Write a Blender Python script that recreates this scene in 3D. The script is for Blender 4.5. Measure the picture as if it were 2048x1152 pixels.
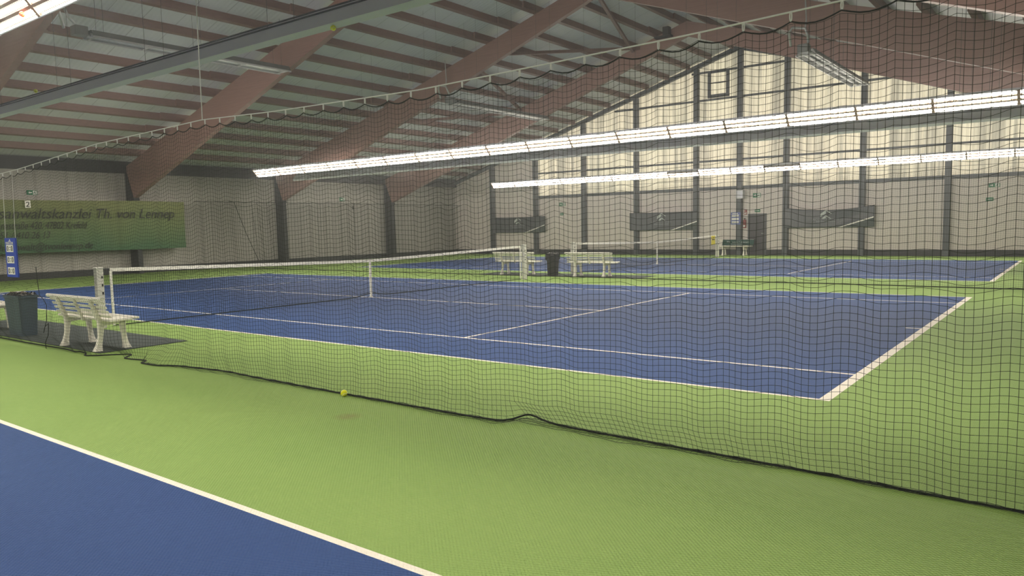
import bpy, math, random
import numpy as np
from mathutils import Matrix, Vector

for o in list(bpy.data.objects):
    bpy.data.objects.remove(o, do_unlink=True)
SC = bpy.context.scene
COL = SC.collection
random.seed(7)
RNG = np.random.default_rng(7)

# ------------------------------------------------------------------ camera
cd = bpy.data.cameras.new('camera')
cam = bpy.data.objects.new('camera', cd)
COL.objects.link(cam)
cam.matrix_world = Matrix(((0.7906213220, -0.0409180828, 0.6109366871, 13.64771953),
                           (0.6119375137, 0.0873854183, -0.7860637811, -7.13278944),
                           (-0.0212227351, 0.9953338632, 0.0941280848, 1.62545388),
                           (0, 0, 0, 1)))
cd.sensor_width = 36.0
cd.lens = 1515.857 / 2048 * 36.0
cd.shift_x = 0.01558
cd.shift_y = 0.01069
cd.clip_end = 200
SC.camera = cam

# ------------------------------------------------------------------ world: bright overcast sky outside
W = bpy.data.worlds.new('overcast_sky')
SC.world = W
W.use_nodes = True
WB = W.node_tree.nodes['Background']
WB.inputs['Color'].default_value = (1.0, 0.98, 0.95, 1)
WB.inputs['Strength'].default_value = 1.6

SC.view_settings.view_transform = 'Standard'
SC.view_settings.look = 'None'
SC.view_settings.exposure = 0.0
SC.view_settings.gamma = 1.0
SC.view_settings.use_curve_mapping = False
SC.cycles.use_denoising = True
SC.cycles.max_bounces = 6
SC.cycles.diffuse_bounces = 4
SC.cycles.glossy_bounces = 2
SC.cycles.sample_clamp_indirect = 6.0
LAMP_POWER = 120.0
VEIL = 0.0019  # density of the added volume that imitates lens glare
LAMP_COLOR = (1.0, 0.93, 0.80)

# ------------------------------------------------------------------ materials
def lin(r, g, b):
    return tuple(((c / 255) / 12.92 if c / 255 <= 0.04045 else ((c / 255 + 0.055) / 1.055) ** 2.4) for c in (r, g, b))

class NT:
    def __init__(s, name):
        s.m = bpy.data.materials.new(name)
        s.m.use_nodes = True
        s.t = s.m.node_tree
        s.n = s.t.nodes
        s.b = s.n['Principled BSDF']
    def node(s, kind, **kw):
        n = s.n.new(kind)
        for k, v in kw.items():
            setattr(n, k, v)
        return n
    def link(s, a, b):
        s.t.links.new(a, b)
    def math(s, op, a, b=None, c=None):
        n = s.n.new('ShaderNodeMath'); n.operation = op
        for i, v in enumerate((a, b, c)):
            if v is None: continue
            if isinstance(v, (int, float)): n.inputs[i].default_value = v
            else: s.link(v, n.inputs[i])
        return n.outputs[0]
    def mix(s, f, a, b):
        n = s.n.new('ShaderNodeMix'); n.data_type = 'RGBA'
        if isinstance(f, (int, float)): n.inputs[0].default_value = f
        else: s.link(f, n.inputs[0])
        for i, v in ((6, a), (7, b)):
            if isinstance(v, tuple): n.inputs[i].default_value = (*v[:3], 1)
            else: s.link(v, n.inputs[i])
        return n.outputs[2]
    def objco(s):
        return s.n.new('ShaderNodeTexCoord').outputs['Object']
    def noise(s, scale, detail=3, vec=None, rough=0.5):
        n = s.n.new('ShaderNodeTexNoise')
        n.inputs['Scale'].default_value = scale
        n.inputs['Detail'].default_value = detail
        n.inputs['Roughness'].default_value = rough
        s.link(vec if vec is not None else s.objco(), n.inputs['Vector'])
        return n.outputs['Fac']
    def bump(s, h, strength=0.3, dist=0.01):
        n = s.n.new('ShaderNodeBump')
        n.inputs['Strength'].default_value = strength
        n.inputs['Distance'].default_value = dist
        s.link(h, n.inputs['Height'])
        s.link(n.outputs[0], s.b.inputs['Normal'])

def mat(name, col, rough=0.6, var=0.12, scale=6.0, spec=0.4, metal=0.0, bump=0.0, bscale=40.0):
    k = NT(name)
    f = k.noise(scale)
    lo = tuple(max(0, c * (1 - var)) for c in col)
    hi = tuple(min(1, c * (1 + var)) for c in col)
    k.link(k.mix(f, lo, hi), k.b.inputs['Base Color'])
    k.b.inputs['Roughness'].default_value = rough
    k.b.inputs['Specular IOR Level'].default_value = spec
    k.b.inputs['Metallic'].default_value = metal
    if bump:
        k.bump(k.noise(bscale, 4), bump)
    return k.m

M = {}
M['white_plastic'] = mat('white_plastic', (0.86, 0.82, 0.74), 0.5, 0.08, 9)
M['white_paint'] = mat('white_paint', (0.75, 0.75, 0.72), 0.5, 0.06)
M['card'] = mat('white_card', (0.80, 0.79, 0.74), 0.7, 0.05)
M['black'] = mat('black_plastic', (0.02, 0.02, 0.021), 0.45, 0.3)
M['ink'] = mat('black_ink', (0.025, 0.028, 0.02), 0.7, 0.2)
M['rope'] = mat('dark_rope', (0.012, 0.016, 0.014), 0.9, 0.3, 60)
M['net'] = mat('dark_netting', (0.036, 0.044, 0.034), 0.9, 0.3, 30, spec=0.1)
M['court_net'] = mat('black_net_cord', (0.012, 0.015, 0.018), 0.9, 0.3, 30, spec=0.1)
M['cable'] = mat('pale_cable', (0.62, 0.62, 0.60), 0.5, 0.1)
M['steel'] = mat('dark_grey_steel', (0.075, 0.085, 0.095), 0.55, 0.15, 3)
M['skirt'] = mat('dark_skirting', (0.030, 0.032, 0.034), 0.6, 0.2, 3)
M['rail'] = mat('grey_aluminium', (0.42, 0.43, 0.43), 0.4, 0.1, 5, metal=0.5)
M['post'] = mat('weathered_white_aluminium', (0.60, 0.59, 0.54), 0.45, 0.15, 12)
M['tape'] = mat('white_canvas_tape', (0.74, 0.72, 0.66), 0.85, 0.15, 14)
M['mat'] = mat('dark_rubber_mat', (0.040, 0.052, 0.052), 0.85, 0.25, 20, bump=0.3, bscale=120)
M['bin'] = mat('slate_blue_bin_plastic', (0.075, 0.105, 0.135), 0.5, 0.12, 5)
M['bag'] = mat('black_bag_film', (0.012, 0.012, 0.013), 0.25, 0.3, 12, spec=0.6, bump=0.6, bscale=25)
M['lamp_shell'] = mat('grey_enamelled_lamp_shell', (0.60, 0.60, 0.67), 0.45, 0.06, 2)
M['galv'] = mat('galvanised_metal', (0.42, 0.43, 0.43), 0.4, 0.2, 8, metal=0.6)
M['heater'] = mat('dull_heater_hood', (0.17, 0.18, 0.18), 0.5, 0.2, 5, metal=0.4)
M['wire'] = mat('thin_dark_wire', (0.06, 0.06, 0.06), 0.6, 0.1)
M['blue'] = mat('blue_board', (0.02, 0.06, 0.42), 0.5, 0.1)
M['blue_pale'] = mat('faded_blue_board', (0.10, 0.13, 0.34), 0.5, 0.15)
M['yellow'] = mat('yellow_cloth', (0.62, 0.52, 0.05), 0.8, 0.15)
M['sign_green'] = mat('safety_green', (0.01, 0.16, 0.07), 0.5, 0.08)
M['sign_red'] = mat('safety_red', (0.28, 0.06, 0.055), 0.5, 0.15)
M['door'] = mat('dark_grey_door_paint', (0.040, 0.038, 0.045), 0.5, 0.1, 2)
M['green_cloth'] = mat('dark_green_cloth', (0.012, 0.062, 0.050), 0.85, 0.25, 8)
M['pale_print'] = mat('pale_print', (0.45, 0.50, 0.48), 0.8, 0.1)
M['faint_print'] = mat('faint_grey_print', (0.20, 0.215, 0.225), 0.8, 0.15)
M['banner'] = mat('charcoal_banner_cloth', (0.062, 0.070, 0.080), 0.42, 0.2, 2, spec=0.5)
M['banner_photo'] = mat('darker_printed_corner', (0.040, 0.058, 0.052), 0.6, 0.35, 10)
M['paper_trash'] = mat('crumpled_rubbish', (0.16, 0.11, 0.08), 0.7, 0.9, 25)
M['tennis_felt'] = mat('yellow_tennis_felt', (0.74, 0.74, 0.025), 0.95, 0.12, 120, bump=0.4, bscale=300)
M['orange_felt'] = mat('orange_felt', (0.75, 0.10, 0.02), 0.95, 0.12, 80)

# reddish brown glulam
def m_wood(name, col):
    k = NT(name)
    mp = k.node('ShaderNodeMapping'); mp.inputs['Scale'].default_value = (0.6, 3, 14)
    k.link(k.objco(), mp.inputs['Vector'])
    f = k.noise(2.0, 5, mp.outputs[0], 0.6)
    k.link(k.mix(f, tuple(c * 0.75 for c in col), tuple(c * 1.25 for c in col)), k.b.inputs['Base Color'])
    k.b.inputs['Roughness'].default_value = 0.55
    k.b.inputs['Specular IOR Level'].default_value = 0.35
    return k.m
M['glulam'] = m_wood('red_brown_glulam', (0.225, 0.132, 0.112))
M['purlin'] = m_wood('brown_purlin_timber', (0.19, 0.115, 0.100))

# roof deck: grey green sheets with seams running down the slope
def m_deck():
    k = NT('grey_green_roof_sheet')
    co = k.objco()
    sx = k.node('ShaderNodeSeparateXYZ'); k.link(co, sx.inputs[0])
    w = k.math('ABSOLUTE', k.math('SUBTRACT', k.math('FRACT', k.math('DIVIDE', sx.outputs['Y'], 1.0)), 0.5))
    seam = k.math('LESS_THAN', w, 0.012)
    f = k.noise(0.7, 4, co)
    base = k.mix(f, (0.46, 0.48, 0.48), (0.57, 0.58, 0.58))
    k.link(k.mix(seam, base, (0.34, 0.35, 0.35)), k.b.inputs['Base Color'])
    k.b.inputs['Roughness'].default_value = 0.5
    k.bump(k.math('SINE', k.math('MULTIPLY', sx.outputs['Y'], 42)), 0.25, 0.01)
    return k.m
M['deck'] = m_deck()

# painted masonry
def m_masonry(name, col, bw, bh):
    k = NT(name)
    co = k.objco()
    sx = k.node('ShaderNodeSeparateXYZ'); k.link(co, sx.inputs[0])
    cb = k.node('ShaderNodeCombineXYZ')
    k.link(k.math('ADD', sx.outputs['X'], sx.outputs['Y']), cb.inputs[0])
    k.link(sx.outputs['Z'], cb.inputs[1])
    br = k.node('ShaderNodeTexBrick')
    br.inputs['Scale'].default_value = 1.0
    br.inputs['Brick Width'].default_value = bw
    br.inputs['Row Height'].default_value = bh
    br.inputs['Mortar Size'].default_value = 0.006
    k.link(cb.outputs[0], br.inputs['Vector'])
    f = k.noise(0.5, 4, co)
    k.link(k.mix(f, tuple(c * 0.9 for c in col), tuple(min(1, c * 1.1) for c in col)), k.b.inputs['Base Color'])
    k.b.inputs['Roughness'].default_value = 0.8
    k.bump(k.math('MULTIPLY', br.outputs['Fac'], -1.0), 0.25, 0.006)
    return k.m
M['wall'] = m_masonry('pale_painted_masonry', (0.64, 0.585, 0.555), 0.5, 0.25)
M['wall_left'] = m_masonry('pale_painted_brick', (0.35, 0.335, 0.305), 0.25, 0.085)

# translucent corrugated glazing, daylight comes through from behind
def m_glazing():
    k = NT('translucent_corrugated_sheet')
    co = k.objco()
    sx = k.node('ShaderNodeSeparateXYZ'); k.link(co, sx.inputs[0])
    mp = k.node('ShaderNodeMapping'); mp.inputs['Scale'].default_value = (1.0, 1.0, 0.04)
    k.link(co, mp.inputs['Vector'])
    f = k.noise(2.6, 3, mp.outputs[0], 0.6)
    rp = k.node('ShaderNodeValToRGB')
    e = rp.color_ramp.elements
    e[0].position, e[0].color = 0.36, (0.36, 0.34, 0.27, 1)
    e[1].position, e[1].color = 0.56, (0.76, 0.70, 0.54, 1)
    k.link(f, rp.inputs[0])
    g = k.noise(0.16, 2, co)
    col = k.mix(g, (0.93, 0.97, 0.88), (1.0, 0.93, 0.88))
    mm = k.node('ShaderNodeMix', data_type='RGBA', blend_type='MULTIPLY')
    mm.inputs[0].default_value = 1.0
    k.link(rp.outputs[0], mm.inputs[6]); k.link(col, mm.inputs[7])
    tr = k.node('ShaderNodeBsdfTranslucent')
    k.link(mm.outputs[2], tr.inputs['Color'])
    df = k.node('ShaderNodeBsdfDiffuse')
    df.inputs['Color'].default_value = (0.35, 0.34, 0.30, 1)
    ad = k.node('ShaderNodeMixShader'); ad.inputs[0].default_value = 0.72
    k.link(df.outputs[0], ad.inputs[1]); k.link(tr.outputs[0], ad.inputs[2])
    k.link(ad.outputs[0], k.n['Material Output'].inputs['Surface'])
    return k.m
M['glazing'] = m_glazing()

# carpet with three courts painted on it
PITCH = 15.57
def m_floor():
    k = NT('ribbed_court_carpet')
    co = k.objco()
    sx = k.node('ShaderNodeSeparateXYZ'); k.link(co, sx.inputs[0])
    X = sx.outputs['X']
    Yw = k.math('SUBTRACT', k.math('FLOORED_MODULO', k.math('ADD', sx.outputs['Y'], PITCH * 4 + 2.3), PITCH), 2.3)
    AX = k.math('ABSOLUTE', X)
    YC = k.math('ABSOLUTE', k.math('SUBTRACT', Yw, 5.485))
    def band(v, a, b):
        return k.math('MULTIPLY', k.math('GREATER_THAN', v, a), k.math('LESS_THAN', v, b))
    blue = k.math('MULTIPLY', k.math('LESS_THAN', AX, 11.84), k.math('LESS_THAN', YC, 5.46))
    inx = k.math('LESS_THAN', AX, 11.885)
    iny = k.math('LESS_THAN', YC, 5.485)
    L = []
    L.append(k.math('MULTIPLY', band(YC, 5.435, 5.485), inx))              # doubles sidelines
    L.append(k.math('MULTIPLY', band(YC, 4.065, 4.115), inx))              # singles sidelines
    L.append(k.math('MULTIPLY', band(AX, 11.785, 11.885), iny))            # baselines
    L.append(k.math('MULTIPLY', band(AX, 6.375, 6.425), k.math('LESS_THAN', YC, 4.115)))   # service lines
    L.append(k.math('MULTIPLY', k.math('LESS_THAN', YC, 0.025), k.math('LESS_THAN', AX, 6.425)))
    L.append(k.math('MULTIPLY', k.math('LESS_THAN', YC, 0.025), band(AX, 11.58, 11.885)))
    line = L[0]
    for l in L[1:]:
        line = k.math('MAXIMUM', line, l)
    n1 = k.noise(0.35, 5, co, 0.6)
    n2 = k.noise(14, 3, co)
    nn = k.math('ADD', k.math('MULTIPLY', n1, 0.7), k.math('MULTIPLY', n2, 0.3))
    green = k.mix(nn, (0.165, 0.287, 0.068), (0.275, 0.386, 0.110))
    bl = k.mix(nn, (0.016, 0.048, 0.162), (0.030, 0.074, 0.218))
    c = k.mix(blue, green, bl)
    c = k.mix(line, c, (0.80, 0.745, 0.66))
    # a scuffed brown spot in front of the ball
    d = k.node('ShaderNodeVectorMath', operation='DISTANCE')
    d.inputs[1].default_value = (8.60, -2.79, 0)
    k.link(co, d.inputs[0])
    spot = k.math('MULTIPLY', k.math('SUBTRACT', 1.0, k.math('MINIMUM', k.math('DIVIDE', d.outputs['Value'], 0.15), 1.0)), k.math('MULTIPLY', k.noise(22, 3, co), 1.1))
    c = k.mix(spot, c, (0.20, 0.15, 0.06))
    k.link(c, k.b.inputs['Base Color'])
    k.b.inputs['Roughness'].default_value = 0.7
    k.b.inputs['Specular IOR Level'].default_value = 0.2
    fr = 2 * math.pi / 0.026
    h = k.math('MULTIPLY', k.math('SINE', k.math('MULTIPLY', X, fr)), k.math('SINE', k.math('MULTIPLY', sx.outputs['Y'], fr)))
    k.bump(h, 0.8, 0.005)
    return k.m
M['floor'] = m_floor()

# lit lens strips: brighter down the middle of each tube
def m_lens():
    k = NT('lit_fluorescent_lens')
    em = k.node('ShaderNodeEmission')
    em.inputs['Color'].default_value = (*LAMP_COLOR, 1)
    em.inputs['Strength'].default_value = LAMP_POWER
    k.link(em.outputs[0], k.n['Material Output'].inputs['Surface'])
    return k.m
M['lens'] = m_lens()
def m_lens_rim():
    k = NT('lit_prismatic_lens_rim')
    sx = k.node('ShaderNodeSeparateXYZ'); k.link(k.objco(), sx.inputs[0])
    w = k.math('FRACT', k.math('DIVIDE', sx.outputs['X'], 0.045))
    st = k.math('ADD', 0.72, k.math('MULTIPLY', k.math('GREATER_THAN', w, 0.35), 0.55))
    em = k.node('ShaderNodeEmission')
    em.inputs['Color'].default_value = (1.0, 0.90, 0.74, 1)
    k.link(st, em.inputs['Strength'])
    k.link(em.outputs[0], k.n['Material Output'].inputs['Surface'])
    return k.m
M['lens_rim'] = m_lens_rim()
M['lens_off'] = mat('unlit_lens', (0.30, 0.28, 0.27), 0.4, 0.1)
M['louvre'] = mat('white_louvre', (0.26, 0.17, 0.12), 0.5, 0.1)

def m_adbanner():
    k = NT('green_gradient_banner_cloth')
    co = k.objco()
    sx = k.node('ShaderNodeSeparateXYZ'); k.link(co, sx.inputs[0])
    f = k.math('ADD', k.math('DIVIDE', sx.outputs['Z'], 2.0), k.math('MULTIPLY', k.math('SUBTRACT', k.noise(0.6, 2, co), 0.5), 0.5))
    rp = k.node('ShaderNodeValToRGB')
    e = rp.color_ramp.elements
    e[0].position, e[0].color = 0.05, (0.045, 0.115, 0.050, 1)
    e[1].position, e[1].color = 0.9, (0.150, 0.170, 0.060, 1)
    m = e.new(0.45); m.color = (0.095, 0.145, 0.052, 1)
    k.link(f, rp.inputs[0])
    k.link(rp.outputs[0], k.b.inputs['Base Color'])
    k.b.inputs['Roughness'].default_value = 0.75
    return k.m
M['ad'] = m_adbanner()

# ------------------------------------------------------------------ mesh helpers
class MB:
    def __init__(s):
        s.v = []; s.f = []; s.mi = []
        s.cur = 0
    def add(s, vs, fs):
        o = len(s.v)
        s.v += [tuple(p) for p in vs]
        s.f += [tuple(i + o for i in f) for f in fs]
        s.mi += [s.cur] * len(fs)
    def box(s, a, b):
        (x0, y0, z0), (x1, y1, z1) = a, b
        s.hexa([(x0, y0, z0), (x1, y0, z0), (x1, y1, z0), (x0, y1, z0), (x0, y0, z1), (x1, y0, z1), (x1, y1, z1), (x0, y1, z1)])
    def hexa(s, p):
        s.add(p, [(0, 3, 2, 1), (4, 5, 6, 7), (0, 1, 5, 4), (1, 2, 6, 5), (2, 3, 7, 6), (3, 0, 4, 7)])
    def prism_y(s, poly, y0, y1):      # polygon in x,z extruded along y
        n = len(poly)
        vs = [(x, y0, z) for x, z in poly] + [(x, y1, z) for x, z in poly]
        s.add(vs, [tuple(range(n)), tuple(range(2 * n - 1, n - 1, -1))] + [(i, i + n, (i + 1) % n + n, (i + 1) % n) for i in range(n)])
    def prism_x(s, poly, x0, x1):      # polygon in y,z extruded along x
        n = len(poly)
        vs = [(x0, y, z) for y, z in poly] + [(x1, y, z) for y, z in poly]
        s.add(vs, [tuple(range(n - 1, -1, -1)), tuple(range(n, 2 * n))] + [(i, (i + 1) % n, (i + 1) % n + n, i + n) for i in range(n)])
    def tube(s, pts, r, n=6, caps=True):
        pts = [Vector(p) for p in pts]
        rr = r if isinstance(r, (list, tuple)) else [r] * len(pts)
        rings = []
        up = Vector((0, 0, 1))
        prev = None
        for i, p in enumerate(pts):
            d = (pts[min(i + 1, len(pts) - 1)] - pts[max(i - 1, 0)])
            if d.length < 1e-9: d = Vector((1, 0, 0))
            d.normalize()
            if prev is None:
                a = d.cross(up)
                if a.length < 0.05: a = d.cross(Vector((1, 0, 0)))
            else:
                a = prev - d * prev.dot(d)
                if a.length < 1e-6: a = d.cross(up)
            a.normalize(); prev = a
            b = d.cross(a)
            rings.append([p + (a * math.cos(2 * math.pi * j / n) + b * math.sin(2 * math.pi * j / n)) * rr[i] for j in range(n)])
        vs = [v for r_ in rings for v in r_]
        fs = []
        for i in range(len(pts) - 1):
            for j in range(n):
                fs.append((i * n + j, i * n + (j + 1) % n, (i + 1) * n + (j + 1) % n, (i + 1) * n + j))
        if caps:
            fs.append(tuple(range(n - 1, -1, -1)))
            fs.append(tuple(range((len(pts) - 1) * n, len(pts) * n)))
        s.add(vs, fs)
    def loft(s, secs):                  # list of rectangular or n-gon sections, same count
        n = len(secs[0])
        vs = [v for q in secs for v in q]
        fs = [tuple(range(n - 1, -1, -1)), tuple(range((len(secs) - 1) * n, len(secs) * n))]
        for i in range(len(secs) - 1):
            for j in range(n):
                fs.append((i * n + j, i * n + (j + 1) % n, (i + 1) * n + (j + 1) % n, (i + 1) * n + j))
        s.add(vs, fs)
    def sphere(s, c, r, n=20, m=12):
        vs = [(c[0], c[1], c[2] + r)]
        for i in range(1, m):
            t = math.pi * i / m
            for j in range(n):
                a = 2 * math.pi * j / n
                vs.append((c[0] + r * math.sin(t) * math.cos(a), c[1] + r * math.sin(t) * math.sin(a), c[2] + r * math.cos(t)))
        vs.append((c[0], c[1], c[2] - r))
        fs = [(0, 1 + j, 1 + (j + 1) % n) for j in range(n)]
        for i in range(m - 2):
            for j in range(n):
                a = 1 + i * n
                fs.append((a + j, a + n + j, a + n + (j + 1) % n, a + (j + 1) % n))
        l = len(vs) - 1; a = 1 + (m - 2) * n
        fs += [(l, a + (j + 1) % n, a + j) for j in range(n)]
        s.add(vs, fs)
    def grid(s, fn, nu, nv, th=None):   # fn(u,v) in 0..1 -> point
        vs = [fn(i / nu, j / nv) for j in range(nv + 1) for i in range(nu + 1)]
        fs = [(j * (nu + 1) + i, j * (nu + 1) + i + 1, (j + 1) * (nu + 1) + i + 1, (j + 1) * (nu + 1) + i) for j in range(nv) for i in range(nu)]
        s.add(vs, fs)
    def build(s, name, m, parent=None, loc=None, smooth=False, bevel=0.0, solid=0.0):
        me = bpy.data.meshes.new(name)
        me.from_pydata(s.v, [], s.f)
        mm = m if isinstance(m, (list, tuple)) else [m]
        for x in mm: me.materials.append(x)
        if len(mm) > 1:
            me.polygons.foreach_set('material_index', s.mi)
        me.update()
        if smooth:
            me.polygons.foreach_set('use_smooth', [True] * len(me.polygons))
        return link(name, me, parent, loc, bevel, solid)

def link(name, me, parent=None, loc=None, bevel=0.0, solid=0.0):
    o = bpy.data.objects.new(name, me)
    COL.objects.link(o)
    if parent is not None: o.parent = parent
    if loc is not None: o.location = loc
    if solid:
        md = o.modifiers.new('solid', 'SOLIDIFY'); md.thickness = solid; md.offset = 0
    if bevel:
        md = o.modifiers.new('bevel', 'BEVEL'); md.width = bevel; md.segments = 2; md.limit_method = 'ANGLE'
    return o

def tag(o, label, cat, group=None, kind=None):
    o['label'] = label; o['category'] = cat
    if group: o['group'] = group
    if kind: o['kind'] = kind
    return o
def thing(name, label, cat, loc=(0, 0, 0), rz=0.0, group=None):
    o = bpy.data.objects.new(name, None)
    o.empty_display_size = 0.2
    COL.objects.link(o)
    o.location = loc; o.rotation_euler = (0, 0, rz)
    return tag(o, label, cat, group)
def struct(mb, name, m, label=None):
    o = mb.build(name, m)
    o['kind'] = 'structure'
    if label: o['label'] = label
    return o
def copy_tree(o, parent=None):
    c = o.copy(); COL.objects.link(c)
    if parent is not None: c.parent = parent
    for ch in list(o.children):
        copy_tree(ch, c)
    return c

def lettering(txt, m, parent, org, xd, size, width=None, shear=0.0, depth=0.004, name='lettering', center=False, spacing=1.0):
    """text whose local x runs along xd ('x' or 'y'), up is z, front faces -y or +x"""
    cu = bpy.data.curves.new('t', 'FONT')
    cu.body = txt; cu.size = size; cu.shear = shear; cu.extrude = depth / 2; cu.space_character = spacing
    ob = bpy.data.objects.new('t', cu); COL.objects.link(ob)
    bpy.context.view_layer.update()
    me = bpy.data.meshes.new_from_object(ob.evaluated_get(bpy.context.evaluated_depsgraph_get()))
    bpy.data.objects.remove(ob, do_unlink=True); bpy.data.curves.remove(cu)
    co = np.empty(len(me.vertices) * 3); me.vertices.foreach_get('co', co); co = co.reshape(-1, 3)
    w = co[:, 0].max() - co[:, 0].min()
    co[:, 0] -= co[:, 0].min()
    if width: co[:, 0] *= width / w; w = width
    if center: co[:, 0] -= w / 2
    out = np.empty_like(co)
    if xd == 'x':
        out[:, 0] = co[:, 0]; out[:, 1] = -co[:, 2]; out[:, 2] = co[:, 1]
    else:
        out[:, 0] = co[:, 2]; out[:, 1] = co[:, 0]; out[:, 2] = co[:, 1]
    out += np.array(org)
    me.vertices.foreach_set('co', out.ravel()); me.update()
    me.name = name
    me.materials.clear(); me.materials.append(m)
    return link(name, me, parent)

def net_mesh(name, m, P, r, parent=None, vstep=1):
    """P: array (nu, nv, 3) of knots; every row and column is a thin three sided cord"""
    nu, nv, _ = P.shape
    V = []; F = []; base = 0
    ang = np.array([0, 2 * math.pi / 3, 4 * math.pi / 3]) + 0.5
    def strands(Q, ax):                   # Q (ns, np, 3)
        nonlocal base
        off = np.zeros((3, 3))
        a, b = ((0, 1) if ax == 'v' else (1, 2))
        off[:, a] = np.cos(ang) * r; off[:, b] = np.sin(ang) * r
        ns, n_, _ = Q.shape
        V.append((Q[:, :, None, :] + off[None, None]).reshape(-1, 3))
        i = np.arange(ns)[:, None, None] * n_ * 3; j = np.arange(n_ - 1)[None, :, None] * 3; k = np.arange(3)[None, None, :]
        k2 = (k + 1) % 3
        f = np.stack([i + j + k, i + j + k2, i + j + 3 + k2, i + j + 3 + k], -1).reshape(-1, 4) + base
        F.append(f); base += ns * n_ * 3
    idx = np.unique(np.r_[np.arange(0, nv, vstep), nv - 1])
    strands(P[:, idx], 'v')
    strands(P.transpose(1, 0, 2), 'h')
    V = np.concatenate(V).astype(np.float32); F = np.concatenate(F).astype(np.int32)
    me = bpy.data.meshes.new(name)
    me.vertices.add(len(V)); me.vertices.foreach_set('co', V.ravel())
    me.loops.add(F.size); me.loops.foreach_set('vertex_index', F.ravel())
    me.polygons.add(len(F)); me.polygons.foreach_set('loop_start', np.arange(0, F.size, 4, dtype=np.int32))
    me.update(calc_edges=True)
    me.materials.append(m)
    return link(name, me, parent)

def smooth01(t):
    t = np.clip(t, 0, 1); return t * t * (3 - 2 * t)

ORD = ['first', 'second', 'third', 'fourth', 'fifth', 'sixth', 'seventh', 'eighth', 'ninth', 'tenth', 'eleventh', 'twelfth',
       'thirteenth', 'fourteenth', 'fifteenth', 'sixteenth', 'seventeenth', 'eighteenth', 'nineteenth', 'twentieth']

# ------------------------------------------------------------------ the hall shell
XL, XR, YN, YF = -18.4, 18.5, -19.2, 30.05
X0 = 0.05
def z_top(x): return 10.08 - 0.304 * abs(x - X0)      # top of the rafters
def z_bot(x): return 9.47 - 0.353 * abs(x - X0)       # underside of the rafters
PD = 0.22                                             # purlin depth

b = MB(); b.box((XL - 0.3, YN - 0.3, -0.2), (XR + 0.3, YF + 0.3, 0)); struct(b, 'floor', M['floor'])
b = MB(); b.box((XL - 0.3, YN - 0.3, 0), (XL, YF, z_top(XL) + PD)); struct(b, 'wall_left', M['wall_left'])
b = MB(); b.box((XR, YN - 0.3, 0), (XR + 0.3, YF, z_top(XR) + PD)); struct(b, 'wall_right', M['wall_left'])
gz = lambda x: z_top(x) + PD + 0.02
b = MB(); b.prism_y([(XL, 0), (XR, 0), (XR, gz(XR)), (X0, gz(X0)), (XL, gz(XL))], YN - 0.3, YN); struct(b, 'wall_near', M['wall'])
ZG = 3.32                                             # sill of the glazing
b = MB()
b.box((XL, YF, 0), (XR, YF + 0.25, ZG))
for xa, xb in ((XL, -12.03), (12.3, XR)):
    b.prism_y([(xa, ZG), (xb, ZG), (xb, gz(xb)), (xa, gz(xa))], YF, YF + 0.25)
struct(b, 'wall_far', M['wall'])
b = MB()
for s in (-1, 1):
    xe = XL - 0.3 if s < 0 else XR + 0.3
    za, zb = z_top(X0) + PD, z_top(xe) + PD
    b.hexa([(X0, YN - 0.3, za), (xe, YN - 0.3, zb), (xe, YF + 0.6, zb), (X0, YF + 0.6, za),
            (X0, YN - 0.3, za + 0.12), (xe, YN - 0.3, zb + 0.12), (xe, YF + 0.6, zb + 0.12), (X0, YF + 0.6, za + 0.12)])
struct(b, 'ceiling', M['deck'])
b = MB(); b.box((XL, YN, 0), (XL + 0.05, YF, 0.26)); struct(b, 'baseboard_left', M['skirt'])
b = MB(); b.box((XL + 0.05, YF - 0.05, 0), (0.55, YF, 0.27)); b.box((1.42, YF - 0.05, 0), (XR, YF, 0.27)); struct(b, 'baseboard_far', M['skirt'])
b = MB(); b.box((XL, YN, 4.20), (XL + 0.14, YF, z_top(XL) + PD)); struct(b, 'trim_1', M['skirt'], 'dark eaves beam along the top of the left wall')

# gable columns
COLX = [-15.27, -12.03, -8.73, -5.46, -2.10, 0.14, 2.37, 5.70, 9.01, 12.3, 15.5]
GY0 = YF - 0.26
cn = ['carrying the left edge of the leftmost dark banner', 'at the right end of the leftmost dark banner', 'right of the two green signs near the corner',
      'behind the left end of the middle dark banner', 'at the right end of the middle dark banner', 'under the roof apex, with the blue notice board',
      'right of the grey door, at the left end of the right banner', 'behind the right end of the right banner',
      'right of the right banner, next to the far exit signs', 'outside the picture on the right', 'near the right corner']
for i, x in enumerate(COLX):
    if i == 10: continue
    if i == 9:
        b = MB(); b.box((x - 0.11, GY0, 0), (x + 0.11, YF, z_top(x) - 0.14)); struct(b, 'trim_7', M['steel']); continue
    b = MB(); b.box((x - 0.115, GY0, 0), (x - 0.095, YF, z_top(x) - 0.14)); b.box((x + 0.095, GY0, 0), (x + 0.115, YF, z_top(x) - 0.14))
    b.box((x - 0.095, GY0 + 0.012, 0), (x + 0.095, YF, z_top(x) - 0.14))
    tag(b.build('steel_column', M['steel']), 'dark grey gable wall column ' + cn[i], 'column', 'gable wall columns')
# gable rails
for i, (z, h, lo) in enumerate(((ZG, 0.16, 'lowest, along the sill of the translucent glazing'), (4.70, 0.09, 'second, just above the far light row'),
                                (6.20, 0.09, 'third, behind the brightest light row'), (7.72, 0.09, 'fourth, under the small gable window'),
                                (9.08, 0.09, 'topmost, just below the apex'))):
    hw = min((9.95 - z - h) / 0.31, 12.3) - 0.1
    b = MB(); b.box((X0 - hw if z > ZG + 1 and hw < 12 else -12.0, YF - 0.13, z - h / 2), (X0 + hw if hw < 12 else 12.3, YF - 0.02, z + h / 2))
    tag(b.build('gable_rail', M['steel']), 'dark horizontal rail on the gable wall, ' + lo, 'rail', 'gable wall rails')
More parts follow.
